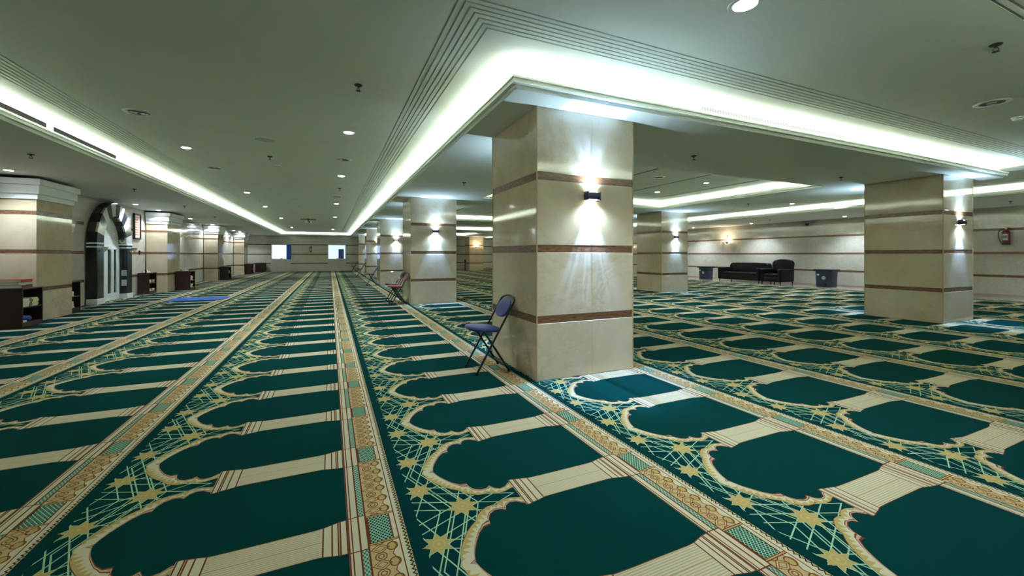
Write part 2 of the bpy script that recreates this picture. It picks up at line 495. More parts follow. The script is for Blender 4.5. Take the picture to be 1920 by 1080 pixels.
PROF = [(0,0),(.012,0),(.012,.010),(.015,.022),(.023,.038),(.036,.049),(.048,.053),(.048,.060),(.059,.060),(.059,.076),(.050,.076),(.050,.030),(-.02,.030),(-.02,.1695)]
PROF = [(d, HS+z) for d, z in PROF]
LEDP = [(-.008, HS+.034), (.032, HS+.034), (.032, HS+.062), (-.008, HS+.062)]
k += 1; tr = struct('trim_%d' % k, sweep(bmesh.new(), pathA, PROF), M['soffit'], smooth=False)
obj('led_strip', sweep(bmesh.new(), pathA, LEDP, closed_prof=True), M['led'], tr)
k += 1; tr = struct('trim_%d' % k, sweep(bmesh.new(), pathB, PROF), M['soffit'])
obj('led_strip', sweep(bmesh.new(), pathB, LEDP, closed_prof=True), M['led'], tr)
for c_ in cof:
    k += 1; tr = struct('trim_%d' % k, sweep(bmesh.new(), rect_path(*c_), PROF, closed=True), M['soffit'])
    obj('led_strip', sweep(bmesh.new(), rect_path(*c_), LEDP, closed=True, closed_prof=True), M['led'], tr)
# dropped ceilings between the coves
def plate(bm, x0, x1, y0, y1): box(bm, m(x0), m(x1), m(y0), m(y1), m(HS), m(HS+.028))
bm = bmesh.new(); plate(bm, WL-.05, XL, WF, YB); struct('ceiling_soffit_left', bm, M['soffit'])
bm = bmesh.new(); plate(bm, XR, WR+.05, WF, YB); struct('ceiling_soffit_right', bm, M['soffit'])
bm = bmesh.new(); plate(bm, WL-.05, WR+.05, YB, WB+.05); struct('ceiling_soffit_back', bm, M['soffit'])
bm = bmesh.new(); plate(bm, XI, XR2, WF, YF); struct('ceiling_soffit_front', bm, M['soffit'])
struct('ceiling_soffit_middle', holed_slab([m(XI), m(XR2)], [m(YI), m(YB)], [tuple(m(v) for v in c_) for c_ in cof], m(HS), m(HS+.028)), M['soffit'])

# slot grilles in the faces above the coves
def grille(name, label, p0, p1, n):
    (x0, y0), (x1, y1) = p0, p1
    ln = math.hypot(m(x1-x0), m(y1-y0)); rz = math.atan2(y1-y0, x1-x0)
    g = thing(name, label, 'vent', (m(x0), m(y0), m(HS+.117)), rz, 'slot vents above the coves')
    fr = bmesh.new(); h_ = m(.048)
    box(fr, 0, ln, -.004, 0, 0, .004); box(fr, 0, ln, -.004, 0, h_-.004, h_); box(fr, 0, .006, -.004, 0, 0, h_); box(fr, ln-.006, ln, -.004, 0, 0, h_)
    for i in range(1, 5): box(fr, .006, ln-.006, -.0035, -.002, h_*i/5-.0018, h_*i/5+.0018)
    obj('frame', fr, M['greyplastic'] if n else M['slotback'], g)
    bk = B(.004, ln-.004, -.002, 0, .004, h_-.004); obj('backing', bk, M['slotback'], g)
grille('slot_vent', 'long slot vent above the cove of the front dropped ceiling, right of the near column', (3.04,YI+.02), (5.6,YI+.02), 1)
grille('slot_vent', 'long slot vent in the left cove, the one nearer the left edge of the photo', (XL-.02,4.3), (XL-.02,5.72), 0)
grille('slot_vent', 'slot vent in the left cove, the farther of the two', (XL-.02,5.84), (XL-.02,7.2), 0)

# ------------------------------------------------------------------ lights helper
def spot(name, parent, loc, rot, watts, col, deg, blend, rad=.03, rays=False):
    l = bpy.data.lights.new(name, 'SPOT'); l.energy = watts; l.color = col; l.spot_size = math.radians(deg); l.spot_blend = blend
    l.shadow_soft_size = rad
    if rays:      # the ribbed lens breaks the beam into rays
        l.use_nodes = True; t = l.node_tree; em = t.nodes['Emission']
        tc = t.nodes.new('ShaderNodeTexCoord'); sp_ = t.nodes.new('ShaderNodeSeparateXYZ'); t.links.new(tc.outputs['Normal'], sp_.inputs[0])
        dv = t.nodes.new('ShaderNodeMath'); dv.operation = 'DIVIDE'; t.links.new(sp_.outputs[0], dv.inputs[0]); t.links.new(sp_.outputs[2], dv.inputs[1])
        nz = t.nodes.new('ShaderNodeTexNoise'); nz.noise_dimensions = '1D'; nz.inputs['Scale'].default_value = 16; nz.inputs['Detail'].default_value = 3
        t.links.new(dv.outputs[0], nz.inputs['W'])
        mr = t.nodes.new('ShaderNodeMapRange'); mr.inputs[1].default_value = .35; mr.inputs[2].default_value = .65; mr.inputs[3].default_value = .35; mr.inputs[4].default_value = 1.6
        t.links.new(nz.outputs[0], mr.inputs[0]); t.links.new(mr.outputs[0], em.inputs['Strength'])
    o = bpy.data.objects.new(name, l); C.objects.link(o); o.location = loc; o.rotation_euler = rot; o.parent = parent
    return o

# ------------------------------------------------------------------ columns
def column(cx, cy, label):
    t_ = thing('marble_column', label, 'column', (m(cx), m(cy), 0), 0, 'square marble columns')
    w_ = m(COLW); top = m(HS)
    bm = bmesh.new()
    zs = [0] + [m(z)+s*m(BANDH/2) for z in ZBAND for s in (-1, 1)] + [top]
    sh = bmesh.new()
    box(sh, .012, w_-.012, .012, w_-.012, 0, top)
    for a, b in ((zs[0],zs[1]), (zs[2],zs[3]), (zs[4],zs[5]), (zs[6],zs[7])):
        box(sh, 0, w_, 0, w_, a, b, bev=.005, seg=1)
    s_ = obj('shaft', sh, colmat(), t_)
    cb_ = bmesh.new()
    for bx in (0, w_):
        for by in (0, w_): box(cb_, bx-.0055, bx+.0055, by-.0055, by+.0055, 0, top)
    obj('corner_bead', cb_, M['bead'], t_)
    for i, z in enumerate(ZBAND):
        a, b = zs[1+2*i], zs[2+2*i]
        obj('band', B(.003, w_-.003, .003, w_-.003, a, b), M['band'], t_)
    return t_
_cm = None
def colmat():
    global _cm
    if _cm: return _cm
    t = NT('column_marble'); base = (.60,.505,.37)
    x, y, z = t.xyz()
    oi = t.node('ShaderNodeObjectInfo')
    add = t.node('ShaderNodeVectorMath', operation='MULTIPLY_ADD')
    cmb = t.node('ShaderNodeCombineXYZ'); 
    for i in range(3): t.link(oi.outputs['Random'], cmb.inputs[i])
    t.link(cmb.outputs[0], add.inputs[0]); add.inputs[1].default_value = (31,17,23); t.link(t.co.outputs['Object'], add.inputs[2])
    vec = add.outputs[0]
    v = t.noise(.9, 8, .6, vec=vec, dist=1.2); v2 = t.noise(4, 7, .66, vec=vec, dist=1.2)
    c = t.mix((.48,.375,.23), base, (v*2.4-.65).max(0).min(1))
    c = t.mix(c, (.66,.575,.44), (v2*2-.95).max(0).min(1)*.6)
    vein = ((t.noise(1.2, 8, .72, vec=vec, dist=.7)-.5).abs()*24).min(1)
    msk = (t.noise(.8, 3, .5, vec=vec)*3.0-1.3).max(0).min(1)
    c = t.mix(c, (.33,.245,.13), (1.0-vein)*msk*.5)
    w_ = m(COLW)
    j = x.near(w_*.55, .0024).max(y.near(w_*.55, .0024))
    c = t.mix(c, (.40,.34,.25), j*.75)
    _cm = t.set(color=c, rough=.07, spec=.5)
    return _cm
cl = ['near cream marble column with the blue folding chair leaning on it', 'second cream marble column of the left row, red folding chair beside it',
      'third marble column of the left row, half hidden behind the second', 'fourth marble column of the left row, only a sliver showing', 'last marble column of the left row, beside the back wall windows']
cr = ['tall cream marble column at the right, showing a wide yellowish side', 'smaller marble column between the near column and the sofa wall', 'marble column of the right row hidden behind the near column',
      'fourth marble column of the right row, behind the near column', 'farthest marble column of the right row with a warm wall lamp']
SC_COL = (.24,.47,1.0)
def sconce(cx, cy, face, label, near):
    sgn = -1 if face == 'front' else 1
    y0 = cy if face == 'front' else cy+COLW
    s_ = thing('wall_lamp', label, 'lamp', (m(cx+COLW*.53), m(y0), m(1.49)), 0 if face == 'front' else math.pi, 'up and down lamps on the columns')
    w2, h2, d2 = .082, .043, .075
    bd = bmesh.new()
    box(bd, -w2+.012, w2-.012, -d2, -.008, -h2+.004, h2-.004, bev=.006); 
    for sx in (-1, 1): box(bd, sx*w2-.014 if sx > 0 else -w2, w2 if sx > 0 else -w2+.014, -d2-.004, -.006, -h2-.003, h2+.003, bev=.003)
    body = obj('body', bd, M['navy'], s_, True)
    obj('back_plate', B(-.05, .05, -.008, 0, -.035, .035), M['black'], s_)
    for zz in (h2-.003, -h2-.0005):
        ln = bmesh.new()
        for q in (-.042, 0, .042): lathe(ln, [(.017,0),(.017,.0035)], 14, (q, -.042, zz))
        obj('lens', ln, M['lamp'], body)
    for up in (1, -1):
        tilt = math.radians(5)
        rx = math.pi+tilt if up > 0 else -tilt
        spot('beam', s_, (0, -.058, up*(h2+.012)), (rx, 0, 0), SCONCE_W*(1.25 if up < 0 else .5), SC_COL, 58, .5, .012, True)
        spot('spill', s_, (0, -.06, up*(h2+.012)), (rx, 0, 0), SCONCE_W*.22, (.50,.74,1), 150, .8, .02)
    return s_
k0 = 0
for i, cy in enumerate(CY):
    column(CX[0], cy, cl[i]); column(CX[1], cy, cr[i])
ordn = ['first', 'second', 'third', 'fourth', 'fifth']
for i, cy in enumerate(CY):
    sconce(CX[0], cy, 'front', ['blue-black up and down lamp on the near column', 'up and down lamp on the second column of the left row', 'up and down lamp on the third column of the left row',
        'up and down lamp on the fourth column of the left row', 'up and down lamp on the last column of the left row'][i], i < 3)
    if i < 4: sconce(CX[1], cy, 'front', ['up and down lamp on the narrow lit side of the tall right column', 'up and down lamp on the smaller column left of the sofa', 'up and down lamp on the third column of the right row',
        'up and down lamp on the fourth column of the right row'][i], i < 2)
    if i < 3:
        sconce(CX[0], cy, 'back', 'up and down lamp on the far side of the %s column of the left row' % ordn[i], False)
        if i < 2: sconce(CX[1], cy, 'back', 'up and down lamp on the far side of the %s column of the right row' % ordn[i], False)

# wall piers on the left with white cornice
pl = ['wide marble wall pier at the far left, bookcase with red binders before it', 'marble wall pier with white cornice just beyond the framed timetable', 'third marble wall pier along the left wall', 'farthest marble wall pier along the left wall, by the back corner']
for i, (a, b) in enumerate(PIL):
    d = m(PX-WL)-.025; L_ = m(b-a); top = m(2.13)
    p = thing('marble_pier', pl[i], 'column', (m(WL)+.025, m(a), 0), 0, 'wall piers with white cornices')
    sh = bmesh.new(); box(sh, 0, d-.01, .01, L_-.01, 0, top)
    zs = [0] + [m(z)+s*m(BANDH/2) for z in ZBAND for s in (-1, 1)] + [m(1.83)]
    for q in range(4): box(sh, 0, d, 0, L_, zs[2*q], zs[2*q+1], bev=.004, seg=1)
    obj('shaft', sh, colmat(), p)
    for q in range(3): obj('band', B(0, d-.003, .003, L_-.003, zs[1+2*q], zs[2+2*q]), M['band'], p)
    cn = bmesh.new()
    for z0, z1, o_ in ((1.83,1.91,.03), (1.91,2.04,.065), (2.04,2.13,.10)):
        box(cn, 0, d+o_, -o_, L_+o_, m(z0), m(z1), bev=.008, seg=2)
    obj('cornice', cn, M['cornice'], p)

# ------------------------------------------------------------------ mihrab
def mihrab():
    X0, X1 = m(WL)+.025, m(-4.29)
    yc, ro, ri, zs = m(11.70), m(.80), m(.52), m(1.20)
    mh = thing('mihrab', 'black and white striped marble prayer niche with pointed arch in left wall', 'prayer niche', (X0, yc, 0))
    dX = X1-X0
    def arc(r, rise, n):     # pointed arch outline from the left spring over the apex to the right
        # two-centre arch: each arc passes (±r, 0) and (0, rise)
        R = (r*r + rise*rise)/(2*r); out = []
        a1 = math.asin(min(1, rise/R))
        for i in range(n+1):
            t_ = a1*i/n; out.append((-r + R - R*math.cos(t_), R*math.sin(t_)))
        return out + [(-p[0], p[1]) for p in out[-2::-1]]
    n = 6
    ao, ai = arc(ro, m(.895), n), arc(ri, m(.60), n)
    for i in range(2*n):
        poly = [ao[i], ao[i+1], ai[i+1], ai[i]]
        bm = prism(bmesh.new(), poly, lambda p: Vector((dX-.045, p[0], zs+m(.055)+p[1])), lambda p: Vector((dX, p[0], zs+m(.055)+p[1])))
        obj('arch_stone', bm, M['blackmarble'] if i % 2 == 0 else M['whitemarble'], mh)
        bm = prism(bmesh.new(), poly, lambda p: Vector((0, p[0], zs+m(.055)+p[1])), lambda p: Vector((dX-.045, p[0], zs+m(.055)+p[1])))
        obj('arch_back', bm, M['blackmarble'] if i % 2 == 0 else M['brownmarble'], mh)
    for s_ in (-1, 1):
        y0, y1 = (-ro, -ri) if s_ < 0 else (ri, ro)
        obj('jamb', B(0, dX, y0, y1, m(.11), zs-m(.05), bev=.004), M['blackmarble'], mh)
        obj('jamb_panel', B(dX, dX+.006, y0+.03, y1-.03, m(.16), zs-m(.09)), M['greenmarble'], mh)
        cp = bmesh.new(); 
        box(cp, 0, dX+.012, y0-.012, y1+.012, zs-m(.05), zs-m(.02), bev=.004); box(cp, 0, dX+.012, y0-.012, y1+.012, zs+m(.02), zs+m(.055), bev=.004)
        obj('capital', cp, M['cornice'], mh)
        obj('capital_band', B(0, dX+.004, y0-.004, y1+.004, zs-m(.02), zs+m(.02)), M['blackmarble'], mh)
        obj('plinth', B(0, dX+.02, y0-.015, y1+.015, 0, m(.11), bev=.006), M['cornice'], mh)
    # white closing panel under the arch, with the glazed door
    poly = [(-ri, -m(.055))] + ai + [(ri, -m(.055))]
    bm = prism(bmesh.new(), poly, lambda p: Vector((0, p[0], zs+m(.055)+p[1])), lambda p: Vector((.02, p[0], zs+m(.055)+p[1])))
    obj('arch_infill', bm, M['white'], mh)
    dr = bmesh.new()
    gl = ((-.42,-.24), (-.03,.18), (.33,.49))
    ed = [-ri] + [v for g in gl for v in g] + [ri]
    for q in range(0, len(ed), 2): box(dr, 0, .04, ed[q], ed[q+1], 0, zs)
    for a, b in gl: box(dr, 0, .04, a, b, 0, .2); box(dr, 0, .04, a, b, zs-.1, zs)
    door = obj('door', dr, M['cornice'], mh)
    for a, b in gl: obj('glass', B(.012, .020, a, b, .2, zs-.1), M['doorglass'], door)
    # things hung on it
    for s_, lb in ((-1, 'small brass and glass wall lamp on the left jamb of the prayer niche'), (1, 'small brass and glass wall lamp on the right jamb of the prayer niche')):
        wl = thing('glass_wall_lamp', lb, 'lamp', (X1+.006, yc+s_*(ro-.14), m(1.09)), 0, 'lamps on the prayer niche')
        obj('arm', T([(0,0,0), (.05,0,-.04), (.10,0,-.02), (.11,0,.02)], .008), M['brass'], wl, True)
        obj('rosette', Lt([(.03,0),(.035,.008),(.015,.016)], 16, (0,0,0), 'x'), M['brass'], wl, True)
        for q in (-.06, .06):
            obj('shade', Lt([(.012,0),(.03,.02),(.045,.06),(.05,.09),(.044,.09)], 14, (.10, q, .01)), M['crystal'], wl, True)
            obj('shade_arm', T([(.06,0,-.03), (.09,q*.6,-.02), (.10,q,.012)], .006), M['brass'], wl, True)
    y_in = yc+ri
    for z, hgt, lb in ((m(.585), .085, 'upper of two white paper notices on the inner jamb of the prayer niche'), (m(.36), .09, 'lower of two white paper notices on the inner jamb of the prayer niche')):
        nt_ = thing('paper_notice', lb, 'notice', (X0+.15, y_in, z), 0, 'notices in the prayer niche')
        sht = obj('sheet', B(-.06, .06, -.003, 0, -hgt, hgt), M['paper'], nt_)
        ln = bmesh.new()
        for q in range(5): box(ln, -.045, .045-.01*(q % 2), -.0042, -.003, hgt-.03-q*.03, hgt-.025-q*.03)
        obj('print', ln, M['greyink'], sht)
    st = obj('sticker', Lt([(.075,0),(.075,.004)], 24, (.11, ri-.014, m(1.32)), 'y'), M['paper'], mh)
    st['label'] = 'oval white sticker'
    obj('emblem', Lt([(.035,0),(.035,.002)], 20, (.11, ri-.016, m(1.32)), 'y'), M['greyink'], st)
mihrab()

# framed timetable on the left wall
fb = thing('framed_timetable', 'black framed timetable board with red print beside the prayer niche', 'board', (m(WL), m(13.26), m(1.72)))
bm = bmesh.new(); hw, hh = .25, .42
for a, b, c_, d_ in ((-hw,-hw+.05,-hh,hh), (hw-.05,hw,-hh,hh), (-hw,hw,-hh,-hh+.05), (-hw,hw,hh-.05,hh)): box(bm, 0, .05, a, b, c_, d_, bev=.004)
obj('frame', bm, M['black'], fb)
pnl = obj('panel', B(0, .02, -hw+.05, hw-.05, -hh+.05, hh-.05), simple('peach_panel', (.80,.58,.46), .6, .05), fb)
for r in range(8):
    z = hh-.13-r*.08; x_ = -.14; top_, bot_ = [], []
    while x_ < .13:
        h_ = random.choice((.004, .012, .020, .024)); wd = random.uniform(.008,.022)
        top_ += [(x_, z+h_), (min(x_+wd, .14), z+h_)]; bot_ += [(x_, z-h_*.8), (min(x_+wd, .14), z-h_*.8)]; x_ += wd+.0005
    bm = prism(bmesh.new(), top_+bot_[::-1], lambda p: Vector((.02, p[0], p[1])), lambda p: Vector((.0225, p[0], p[1])))
    obj('print_line', bm, M['redink'], pnl)

# microphone stand
ms = thing('microphone_stand', 'black microphone stand with boom arm beside the prayer niche', 'microphone stand', (m(-4.14), m(12.82), 0))
obj('pole', T([(0,0,.1), (0,0,.75), (0,0,1.36)], .011), M['black'], ms, True)
obj('clutch', Lt([(.016,.70),(.022,.72),(.022,.82),(.016,.84)], 14), M['black'], ms, True)
obj('boom', T([(.12,.10,1.36), (0,0,1.38), (-.06,-.22,1.40)], .008), M['black'], ms, True)
obj('microphone', Lt([(.012,0),(.018,.03),(.026,.09),(.024,.13),(.01,.145)], 14, (-.07,-.26,1.30)), M['black'], ms, True)
for q in range(3):
    an = q*2.1+.4
    obj('leg', T([(0,0,.14), (.13*math.cos(an),.13*math.sin(an),.05), (.22*math.cos(an),.22*math.sin(an),.010)], .010), M['black'], ms, True)
cb = obj('cable', T([(m(-4.05),m(12.6),.006),(m(-4.15),m(12.35),.006),(m(-4.10),m(12.05),.006),(m(-4.22),m(11.8),.006)], .006, 6), M['black'], None, True)
tag(cb, 'black cable on the carpet at the foot of the prayer niche', 'cable')

# blue mat
mt = obj('blue_mat', B(m(-3.27), m(-2.20), m(10.98), m(11.72), 0, .010, bev=.003), M['mat'])
tag(mt, 'plain blue prayer mat lying on the carpet before the prayer niche', 'mat')

# ------------------------------------------------------------------ bookcases and books
def bookcase(label, x0, x1, y0, y1, h=.68):
    t_ = thing('bookcase', label, 'bookcase', (m(x0), m(y0), 0), 0, 'low bookcases along the left wall')
    d, L_ = m(x1-x0), m(y1-y0)
    bd = bmesh.new(); w_ = .022
    box(bd, 0, d, 0, w_, 0, h); box(bd, 0, d, L_-w_, L_, 0, h); box(bd, 0, .012, w_, L_-w_, 0, h)
    box(bd, .012, d-.004, w_, L_-w_, 0, .09)
    obj('carcass', bd, M['wood'], t_)
    obj('top', B(-.0, d+.012, -.008, L_+.008, h, h+.024, bev=.004), M['wood'], t_)
    obj('shelf', B(.012, d-.006, w_, L_-w_, h*.5, h*.5+.02), M['wood'], t_)
    return dict(d=d, L=L_, x=m(x0), y=m(y0), z1=.09, z2=h*.5+.02, z3=h+.024, w=w_)
def book(name, label, group, x0, x1, y0, y1, z, th, cov, rz=0):
    """a closed book lying flat; spine towards +x"""
    cx_, cy_ = (x0+x1)/2, (y0+y1)/2
    t_ = thing(name, label, 'book', (cx_, cy_, z), rz, group)
    a, b = (x1-x0)/2, (y1-y0)/2; c_ = min(.004, th*.16)
    cv_ = bmesh.new(); box(cv_, -a, a, -b, b, 0, c_); box(cv_, -a, a, -b, b, th-c_, th); box(cv_, a-c_, a, -b, b, c_, th-c_)
    obj('cover', cv_, cov, t_); obj('pages', B(-a+.004, a-c_, -b+.004, b-.004, c_, th-c_), M['paper'], t_)
    return t_
bc = [bookcase('dark wood bookcase at the far left edge with red binders on its top', -4.30, -3.85, 7.83, 8.27),
      bookcase('narrow dark bookcase standing just past the far left pier', -4.44, -4.10, 9.42, 9.86),
      bookcase('dark wood bookcase right of the microphone stand', -4.45, -4.22, 13.28, 13.76),
      bookcase('reddish dark bookcase standing against the second pier, fourth from the left', -3.98, -3.64, 14.35, 14.80),
      bookcase('dark bookcase against the third pier, fifth from the left', -3.98, -3.70, 19.45, 19.95),
      bookcase('small dark bookcase against the farthest pier, sixth from the left', -3.98, -3.70, 24.75, 25.25),
      bookcase('dark bookcase in the far left corner by the back wall', -3.95, -3.45, 27.45, 27.9)]
names = ['far left bookcase', 'bookcase past first pier', 'bookcase by microphone stand', 'fourth bookcase from left', 'fifth bookcase from left']
def stack(bi, shelf, yfrac, nb, thick, pos):
    b = bc[bi]; z = b['z2'] if shelf == 'upper' else b['z1']
    wd = .17; yc_ = b['y'] + b['w'] + (b['L']-2*b['w'])*yfrac
    for q in range(nb):
        j = random.uniform(-.008,.008); s_ = ['bottom','second','third','fourth','fifth','sixth','seventh'][q]
        lvl = 'topmost' if q == nb-1 else ('lowest' if q == 0 else s_)
        book('book', 'cream book, %s up in the %s stack, %s shelf, %s' % (lvl, pos, shelf, names[bi]), 'stacked cream books in ' + names[bi],
             b['x']+b['d']-.03-.20+j, b['x']+b['d']-.03+j, yc_-wd/2+j*.5, yc_+wd/2+j*.5, z+.001+q*(thick+.001), thick, M['cream'], random.uniform(-.03,.03))
stack(0, 'upper', .27, 6, .024, 'left'); stack(0, 'upper', .74, 6, .024, 'right')
stack(1, 'upper', .5, 4, .026, 'only'); stack(1, 'lower', .5, 6, .024, 'only')
stack(2, 'upper', .28, 4, .026, 'left'); stack(2, 'upper', .74, 4, .026, 'right')
stack(2, 'lower', .28, 3, .026, 'left'); stack(2, 'lower', .74, 3, .026, 'right')
stack(3, 'upper', .5, 6, .026, 'only'); stack(3, 'lower', .5, 5, .026, 'only')
stack(4, 'upper', .5, 5, .026, 'only')
b = bc[0]
# bag and white book low in the first bookcase
bm = bmesh.new()
r = bmesh.ops.create_icosphere(bm, subdivisions=3, radius=1)
for v in bm.verts:
    n_ = 1 + .12*math.sin(7*v.co.x+2)*math.cos(5*v.co.y) + .08*math.sin(11*v.co.z+3*v.co.y)
    v.co = Vector((v.co.x*.12*n_, v.co.y*.14*n_, max(-.045, v.co.z*.06*n_)))
bg = obj('folded_cloth', bm, M['bluecloth'], None, True); bg.location = (b['x']+b['d']-.17, b['y']+b['L']*.56, b['z1']+.046)
tag(bg, 'crumpled blue cloth on the lower shelf of the far left bookcase', 'cloth')
book('book', 'white book lying beside the blue cloth on the lower shelf of the far left bookcase', None, b['x']+b['d']-.13, b['x']+b['d']-.01, b['y']+.03, b['y']+.14, b['z1']+.001, .03, M['paper'])
# binders on top
z = b['z3']
book('binder', 'dark red binder at the bottom of the pile on the far left bookcase', 'binders on the far left bookcase', b['x']+.10, b['x']+.52, b['y']+.10, b['y']+.42, z, .055, M['darkredbook'], .05)
book('binder', 'white paged binder in the middle of the pile on the far left bookcase', 'binders on the far left bookcase', b['x']+.11, b['x']+.50, b['y']+.10, b['y']+.41, z+.056, .045, M['paper'], -.04)
book('binder', 'bright red binder on top of the pile on the far left bookcase', 'binders on the far left bookcase', b['x']+.10, b['x']+.52, b['y']+.09, b['y']+.42, z+.102, .055, M['redbook'], .03)
for bi, lb in ((2, 'small white tissue packet on the bookcase by the microphone stand'), (3, 'white tissue packet on the fourth bookcase from the left')):
    b = bc[bi]
    tp = thing('tissue_packet', lb, 'tissues', (b['x']+b['d']*.5, b['y']+b['L']*.45, b['z3']), .3)
    obj('box', B(-.09,.09,-.055,.055,0,.05, bev=.006), M['white'], tp)
    bm = bmesh.new(); bmesh.ops.create_cone(bm, segments=9, radius1=.03, radius2=.006, depth=.06, cap_ends=True)
    for v in bm.verts: v.co += Vector((random.uniform(-.006,.006), random.uniform(-.006,.006), .078))
    obj('tissue', bm, M['white'], tp)

# ------------------------------------------------------------------ folding chairs
def chair(label, x, y, seatmat, rz=0, group='folding chairs leaning on the columns'):
    """faces -x; origin on the floor between the feet"""
    t_ = thing('folding_chair', label, 'chair', (x, y, 0), rz, group)
    hw = .19
    fx, tx, tz = -.19, .285, .83
    def along(q): return (fx+(tx-fx)*q, tz*q)
    # back frame: two uprights joined over the top
    pts = [(fx, -hw, .012), (along(.93)[0], -hw, along(.93)[1])]
    for a in range(1, 8):
        an = math.pi*a/8; pts.append((along(.93)[0]+(tx-along(.93)[0])*math.sin(an), -hw*math.cos(an), along(.93)[1]+(tz-along(.93)[1])*math.sin(an)))
    pts += [(along(.93)[0], hw, along(.93)[1]), (fx, hw, .012)]
    bf = obj('back_frame', T(pts, .0115, 10), M['blacktube'], t_, True)
    obj('stretcher', T([(*along(.12)[:1], -hw, along(.12)[1]), (along(.12)[0], hw, along(.12)[1])], .008), M['blacktube'], t_, True)
    for s_ in (-1, 1):
        lg = obj('leg', T([(-.09, s_*(hw-.025), .455), (.20, s_*(hw-.025), .012)], .0115), M['blacktube'], t_, True)
        obj('foot', Lt([(.013,0),(.016,.004),(.016,.03),(.012,.034)], 12, (fx+.004, s_*hw, 0)), M['black'], bf, True)
        obj('foot', Lt([(.013,0),(.016,.004),(.016,.03),(.012,.034)], 12, (.20, s_*(hw-.025), 0)), M['black'], lg, True)
    obj('leg_bar', T([(.155, -hw+.025, .08), (.155, hw-.025, .08)], .008), M['blacktube'], t_, True)
    # seat
    bm = bmesh.new(); N = 28
    def ring(s_, z): 
        out = []
        for q in range(N):
            an = 2*math.pi*q/N; c_, s2 = math.cos(an), math.sin(an)
            px = math.copysign(abs(c_)**.75, c_)*.19*s_; py = math.copysign(abs(s2)**.75, s2)*.185*s_
            out.append(bm.verts.new((-.055+px, py, z - .10*px)))
        return out
    rs = [ring(.90,.452), ring(.99,.462), ring(1,.478), ring(.95,.494), ring(.78,.502), ring(.4,.506)]
    for a, b_ in zip(rs, rs[1:]):
        for q in range(N): bm.faces.new((a[q], a[(q+1)%N], b_[(q+1)%N], b_[q]))
    bm.faces.new(rs[0][::-1]); bm.faces.new(rs[-1])
    obj('seat', bm, seatmat, t_, True)
    # backrest pad
    bm = bmesh.new(); ux, uz = (tx-fx), tz; L_ = math.hypot(ux, uz); ux, uz = ux/L_, uz/L_; nx, nz = -uz, ux
    cx_, cz_ = along(.835)
    def bring(s_, th):
        out = []
        for q in range(N):
            an = 2*math.pi*q/N; c_, s2 = math.cos(an), math.sin(an)
            py = math.copysign(abs(c_)**.8, c_)*.172*s_; pl_ = math.copysign(abs(s2)**.8, s2)*.115*s_
            out.append(bm.verts.new((cx_+ux*pl_+nx*th, py, cz_+uz*pl_+nz*th)))
        return out
    rs = [bring(.86,-.012), bring(.97,-.008), bring(1,.004), bring(.95,.016), bring(.7,.023)]
    for a, b_ in zip(rs, rs[1:]):
        for q in range(N): bm.faces.new((a[q], a[(q+1)%N], b_[(q+1)%N], b_[q]))
    bm.faces.new(rs[0][::-1]); bm.faces.new(rs[-1])
    obj('backrest', bm, seatmat, t_, True)
    return t_
cxr = m(CX[0])-.305
chair('blue padded folding chair leaning on the near marble column', cxr, m(3.345), M['blue_vinyl'])
chair('red padded folding chair leaning on the second column, the nearer of the pair', cxr, m(8.52), M['red_vinyl'])
chair('black padded folding chair beside the red one, the farther of the pair', cxr, m(9.06), M['grey_vinyl'])
chair('dark green folding chair leaning on the third column of the left row', cxr, m(14.3), M['green_vinyl'])
chair('black folding chair leaning on the fourth column of the left row', cxr, m(19.85), M['grey_vinyl'])
chair('black folding chair by the last column, nearest the back wall', cxr, m(25.3), M['grey_vinyl'])

